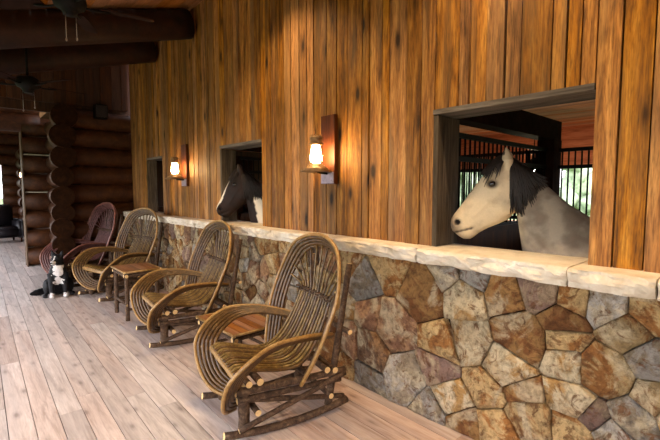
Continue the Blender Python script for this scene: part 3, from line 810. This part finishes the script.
# ------------------------------------------------------------------ lantern sconces
def make_sconce(label, y):
    e = empty('wall_sconce', (WX, y, 1.55)); tag(e, label, 'wall lamp', 'lantern sconces on the board wall')
    b = MB(); b.box((-.040, -.085, 0), (-.002, .085, .575)); b.done('backboard', M['plate'], e)
    b = MB(); b.box((-.046, -.078, .005), (-.040, .078, .10))
    for yy in (-.055, .055): b.tube([(-.046, yy, .03), (-.052, yy, .03)], .008, 8)
    b.done('mounting_plate', M['lilac'], e)
    b = MB(); b.tube([(-.042, 0, .088), (-.10, 0, .092), (-.15, 0, .096)], .009, 8, sub=4); b.done('bracket', M['black'], e)
    ax = -.165
    b = MB(); b.lathe([(.0, .098), (.125, .098), (.130, .104), (.130, .112), (.122, .112), (.118, .106), (0, .106)], (ax, 0, 0), 32); b.done('shelf', M['rust'], e)
    b = MB(); b.lathe([(0, .107), (.100, .107), (.104, .118), (.096, .132), (.074, .140), (.068, .154), (.052, .160), (.050, .17), (0, .17)], (ax, 0, 0), 28); b.done('lantern_base', M['rust'], e)
    b = MB(); b.lathe([(.040, .168), (.050, .19), (.052, .22), (.047, .26), (.040, .30), (.036, .322)], (ax, 0, 0), 24)
    bm = b.bm; bmesh.ops.delete(bm, geom=[f for f in bm.faces if len(f.verts) > 4], context='FACES_ONLY'); b.done('chimney', M['glass'], e)
    b = MB(); b.lathe([(0, .170), (.030, .173), (.042, .20), (.044, .225), (.039, .26), (.032, .30), (.028, .312), (0, .314)], (ax, 0, 0), 20); b.done('bulb', M['bulb'], e)
    b = MB(); b.lathe([(0, .318), (.046, .318), (.056, .322), (.058, .332), (.048, .340), (.048, .366), (.056, .372), (.046, .388), (.020, .394), (0, .394)], (ax, 0, 0), 24)
    for k in range(8):
        a = 2 * PI * k / 8; b.tube([(ax + .030 * math.cos(a), .030 * math.sin(a), .385), (ax + .046 * math.cos(a), .046 * math.sin(a), .402)], [.006, .003], 6)
    b.done('cap', M['rust'], e)
    b = MB()
    for s in (1, -1): b.tube([(ax, s * .055, .14), (ax, s * .066, .18), (ax, s * .064, .28), (ax, s * .048, .325)], .0045, 6, sub=4)
    b.done('frame_wire', M['rust'], e)
    return e
s1 = make_sconce('lit lantern lamp on the red-brown board right of the second window', 2.61)
s2 = copy_tree(s1); s2.location = (WX, 5.60, 1.55); s2['label'] = 'lit lantern lamp on the dark board between the two far windows'

# ------------------------------------------------------------------ ceiling fans
def make_fan(label, x, y, z, rz):
    e = empty('ceiling_fan', (x, y, z), rz); tag(e, label, 'ceiling fan', 'dark ceiling fans under the rafters')
    top = ceil_z(x) - z
    b = MB(); b.lathe([(0, -.10), (.045, -.10), (.06, -.07), (.075, -.05), (.11, -.035), (.125, 0), (.12, .05), (.09, .08), (.03, .095), (0, .095)], (0, 0, 0), 28); b.done('motor_housing', M['black'], e)
    b = MB(); b.tube([(0, 0, .09), (0, 0, top)], .014, 10); b.done('downrod', M['black'], e)
    b = MB(); b.lathe([(0, top - .07), (.03, top - .07), (.06, top - .02), (.065, top), (0, top)], (0, 0, 0), 20); b.done('canopy', M['black'], e)
    for k in range(5):
        a = 2 * PI * k / 5; mt = Matrix.Rotation(a, 4, 'Z') @ Matrix.Rotation(.2, 4, 'X')
        b = MB(); pr = [(.22, .045), (.30, .06), (.50, .068), (.62, .062), (.65, .035)]
        up = [b.bm.verts.new(mt @ Vector((x_, s * w_, .004))) for x_, w_ in pr for s in (1, -1)]; dn = [b.bm.verts.new(mt @ Vector((x_, s * w_, -.004))) for x_, w_ in pr for s in (1, -1)]
        for i in range(len(pr) - 1):
            b.face((up[2 * i], up[2 * i + 1], up[2 * i + 3], up[2 * i + 2])); b.face((dn[2 * i], dn[2 * i + 2], dn[2 * i + 3], dn[2 * i + 1]))
            for s in (0, 1): b.face((up[2 * i + s], up[2 * i + 2 + s], dn[2 * i + 2 + s], dn[2 * i + s]))
        b.face((up[0], up[1], dn[1], dn[0])); b.face((up[-2], up[-1], dn[-1], dn[-2]))
        bl = b.done('blade', M['fanblade'], e)
        b = MB(); b.tube([mt @ Vector((.10, 0, -.01)), mt @ Vector((.18, 0, -.02)), mt @ Vector((.30, 0, -.008))], .010, 8, sub=3); b.done('blade_arm', M['black'], bl)
    for i, (px, py, ln) in enumerate(((.05, -.03, .17), (-.05, .02, .21))):
        b = MB(); b.tube([(px, py, -.09), (px, py, -.09 - ln)], .003, 6); b.ball((px, py, -.10 - ln), (.008, .008, .014)); b.done('pull_chain', M['steel'], e)
    return e
make_fan('dark ceiling fan nearest the viewer, in front of the first log rafter', .757, 4.05, 3.04, 1.12)
make_fan('dark ceiling fan farther along, hanging in front of the second log rafter', .67, 6.08, 2.75, .2)

# ------------------------------------------------------------------ loudspeaker box on the back wall
e = empty('wall_speaker', (1.88, 8.02, 2.72)); tag(e, 'small black box loudspeaker high on the dark back wall', 'loudspeaker')
b = MB(); b.box((-.10, -.13, .0), (.10, .03, .24)); bmesh.ops.bevel(b.bm, geom=b.bm.edges[:], offset=.012, segments=2, affect='EDGES'); b.done('housing', M['black'], e)
b = MB(); b.box((-.085, -.136, .02), (.085, -.13, .22)); b.done('front_cover', M['sofa'], e)
b = MB(); b.tube([(0, .02, .12), (0, .14, .22)], .012, 8); b.done('bracket', M['steel'], e)

# ------------------------------------------------------------------ far room: armchair and lamp
e = empty('armchair', (.82, 15.0, 0), 0.2); tag(e, 'dark armchair in the far room beyond the doorway', 'armchair')
for nm, p, q in (('seat', (-.38, -.35, .14), (.38, .30, .46)), ('backrest', (-.42, .26, .14), (.42, .46, 1.08)), ('arm', (-.52, -.38, .1), (-.36, .40, .66)), ('arm', (.36, -.38, .1), (.52, .40, .66))):
    b = MB(); b.box(p, q); bmesh.ops.bevel(b.bm, geom=b.bm.edges[:], offset=.06, segments=4, affect='EDGES')
    for f in b.bm.faces: f.smooth = True
    b.done(nm, M['sofa'], e)
for sx in (-.42, .42):
    for sy2 in (-.30, .36): b = MB(); b.tube([(sx, sy2, 0), (sx, sy2, .13)], .025, 8); b.done('leg', M['darkbeam'], e)
e = empty('wall_lantern', (1.42, 15.36, 1.85)); tag(e, 'small glowing lantern on the log ends beyond the doorway', 'wall lamp')
b = MB(); b.lathe([(0, 0), (.055, 0), (.055, .015), (.035, .02), (0, .02)], (0, 0, 0), 16); b.done('base', M['rust'], e)
b = MB(); b.lathe([(0, .02), (.035, .03), (.045, .09), (.035, .16), (0, .18)], (0, 0, 0), 16); b.done('bulb', emit('far_bulb_glow', (1, .62, .36, 1), 6.0), e)
b = MB(); b.lathe([(0, .175), (.05, .175), (.03, .22), (0, .225)], (0, 0, 0), 16); b.done('cap', M['rust'], e)
b = MB(); b.tube([(0, .03, .01), (.03, .20, .01)], .012, 8); b.done('bracket', M['rust'], e)

# ------------------------------------------------------------------ sitting dog
def make_dog():
    b = MB()
    b.ball((-.12, 0, .15), (.16, .145, .15)); b.ball((-.03, 0, .25), (.135, .125, .19), Matrix.Rotation(.35, 4, 'Y')); b.ball((.05, 0, .34), (.10, .105, .13)); b.ball((.055, 0, .44), (.075, .08, .10))
    for s in (1, -1):
        b.tube([(.07, s * .075, .33), (.10, s * .078, .18), (.11, s * .078, .06), (.115, s * .078, .02)], [.055, .038, .030, .030], 10, sub=4)
        b.ball((.14, s * .08, .024), (.045, .034, .026))
        b.ball((-.06, s * .125, .13), (.13, .06, .11), Matrix.Rotation(-.3, 4, 'Y')); b.ball((.06, s * .155, .028), (.075, .036, .028))
    hr = Matrix.Rotation(-.45, 4, 'Z')
    def H(p): q = hr @ Vector(p); return (q.x + .07, q.y, q.z + .52)
    b.ball(H((0, 0, 0)), (.082, .075, .075), hr); b.ball(H((.05, 0, -.01)), (.05, .045, .045), hr)
    b.tube([H((.05, 0, -.015)), H((.10, 0, -.028)), H((.15, 0, -.032))], [.044, .034, .022], 12, sub=3)
    for s in (1, -1): b.tube([H((-.01, s * .045, .045)), H((-.012, s * .060, .085)), H((-.005, s * .068, .125))], [.032, .022, .005], 8, sub=3)
    b.tube([(-.22, -.02, .07), (-.24, -.14, .045), (-.17, -.26, .04), (-.10, -.33, .04)], [.05, .05, .045, .012], 10, sub=4)
    o = b.done('dog', attr_mat('dog_coat', .65, .25, 55, .3, .35)); me = bake(o, .009, 3); hi = hr.inverted()
    for v in me.vertices:
        n = noise.noise_vector(v.co * 34); v.co += n * .005 * (0 if v.co.z < .012 else 1)
    blk = lin(20, 19, 22)[:3]; wht = lin(214, 208, 206)[:3]
    def fn(c, nv):
        n = noise.fractal(c * 16, 1, 2, 3) * .03
        q = hi @ Vector((c.x - .07, c.y, c.z - .52))
        if c.z > .44 and (q.length < .16 or c.z > .5):
            if q.x > .105 and abs(q.y) < .05 and q.z < -.005: 
                return mixc(wht, blk, 1.0 if (q.x > .158) else 0.0)
            if abs(q.y) < .008 and q.x > .05 and q.z < .05: return wht
            return blk
        if abs(c.y) < .050 + n * 1.8 - .05 * abs(c.z - .34) and .17 + n < c.z < .46 and c.x > .03: return wht
        if c.z < .06 + n and c.x > .08 and abs(c.y) < .125: return wht
        return blk
    paint(me, fn)
    for s in (1, -1):
        b = MB(); b.ball(H((.066, s * .034, .022)), .0095); b.done('eye', M['eye'], o)
    b = MB(); b.ball(H((.166, 0, -.026)), (.013, .014, .011)); b.done('nose', M['eye'], o)
    return tag(o, 'black and white dog sitting on the deck by the purplish rocking chair', 'dog')
dog = make_dog(); dog.location = (.99, 6.86, 0); dog.rotation_euler = (0, 0, math.radians(262)); dog.scale = (1.02,) * 3

# ------------------------------------------------------------------ small round downlights under the ceiling along the wall
for i, (y, wl) in enumerate(((-.9, 'over the deck behind the viewer'), (1.1, 'above the large stall window'), (3.1, 'above the near lantern'))):
    x = 1.90; z = ceil_z(x)
    e = empty('downlight', (x, y, z - .09)); tag(e, 'small dark round ceiling downlight ' + wl, 'ceiling lamp', 'ceiling downlights along the wall')
    b = MB(); b.lathe([(.045, 0), (.05, 0), (.05, .075), (.045, .09), (.0, .09), (0, .08), (.042, .07)], (0, 0, 0), 20); b.done('housing', M['black'], e)
    ld = bpy.data.lights.new('downlight_lamp', 'SPOT'); ld.energy = DOWN; ld.color = (1, .72, .40); ld.spot_size = math.radians(125); ld.spot_blend = .8; ld.shadow_soft_size = .04
    lo = bpy.data.objects.new('downlight_lamp', ld); C.objects.link(lo); lo.parent = e; lo.location = (0, 0, .0); lo.rotation_euler = (0, math.radians(14), 0)

e = empty('hanging_lamp', (6.0, 2.38, 1.79)); tag(e, 'small glowing lamp hanging in the barn behind the left grille', 'lamp')
b = MB(); b.ball((0, 0, 0), (.05, .05, .065), u=14, v=10); b.done('bulb', M['barnbulb'], e)
b = MB(); b.lathe([(0, .06), (.11, .06), (.05, .13), (.02, .16), (0, .16)], (0, 0, 0), 20); b.done('lamp_shade', M['black'], e)
b = MB(); b.tube([(0, 0, .15), (0, 0, .72)], .006, 6); b.done('cord', M['black'], e)
# ------------------------------------------------------------------ trees beyond the barn
def make_tree(label, x, y, h):
    e = empty('tree', (x, y, -.45)); tag(e, label, 'tree', 'trees beyond the barn')
    b = MB(); b.tube([(0, 0, 0), (.1, 0, h * .3), (0, .1, h * .6)], [.2, .16, .08], 10, sub=3); b.done('trunk', M['bark'], e)
    b = MB()
    for k in range(26):
        a = random.uniform(0, 2 * PI); r = random.uniform(0, h * .26); c = Vector((r * math.cos(a), r * math.sin(a), h * random.uniform(.28, .95)))
        m0 = len(b.bm.verts); rr = h * random.uniform(.09, .17); b.ball(c, rr, u=12, v=8); b.bm.verts.ensure_lookup_table()
        for v in b.bm.verts[m0:]: v.co += noise.noise_vector(v.co * 2.3) * rr * .5
    b.done('crown', M['leaf'], e)
make_tree('pale green tree seen through the grille behind the pale horse', 24, 7.2, 3.6)
make_tree('green tree far beyond the barn, seen past the left jamb of the near window', 20, 11.3, 4.6)

# ------------------------------------------------------------------ outdoors (seen through the barn's open side and from the porch)
b = MB(); b.box((-120, -120, -.6), (120, 120, -.45)); struct(b.done('ground', M['grass']))

# ------------------------------------------------------------------ light
w = bpy.data.worlds.new('World'); SC.world = w; w.use_nodes = True
nt = w.node_tree; bg = nt.nodes['Background']
sk = nt.nodes.new('ShaderNodeTexSky'); sk.sky_type = 'NISHITA'; sk.sun_disc = False; sk.sun_elevation = math.radians(50); sk.sun_rotation = math.radians(200); sk.air_density = 1.2; sk.dust_density = 5
mx = nt.nodes.new('ShaderNodeMix'); mx.data_type = 'RGBA'; mx.inputs[0].default_value = .85; mx.inputs[7].default_value = (3.0, 2.98, 3.1, 1)
nt.links.new(sk.outputs[0], mx.inputs[6]); nt.links.new(mx.outputs[2], bg.inputs['Color']); bg.inputs['Strength'].default_value = .8

# ------------------------------------------------------------------ camera
cd = bpy.data.cameras.new('camera'); cam = bpy.data.objects.new('camera', cd); C.objects.link(cam)
cd.sensor_width = 36; cd.lens = 36 * 410 / 660; cd.clip_start = .05; cd.clip_end = 500
cam.location = (0, 0, 1.5); cam.rotation_euler = (math.radians(90 - 4.19), 0, math.radians(-42.1))
SC.camera = cam
SC.view_settings.view_transform = 'Standard'; SC.view_settings.look = 'None'; SC.view_settings.gamma = 1; SC.view_settings.use_curve_mapping = False
SC.view_settings.exposure = 1.5
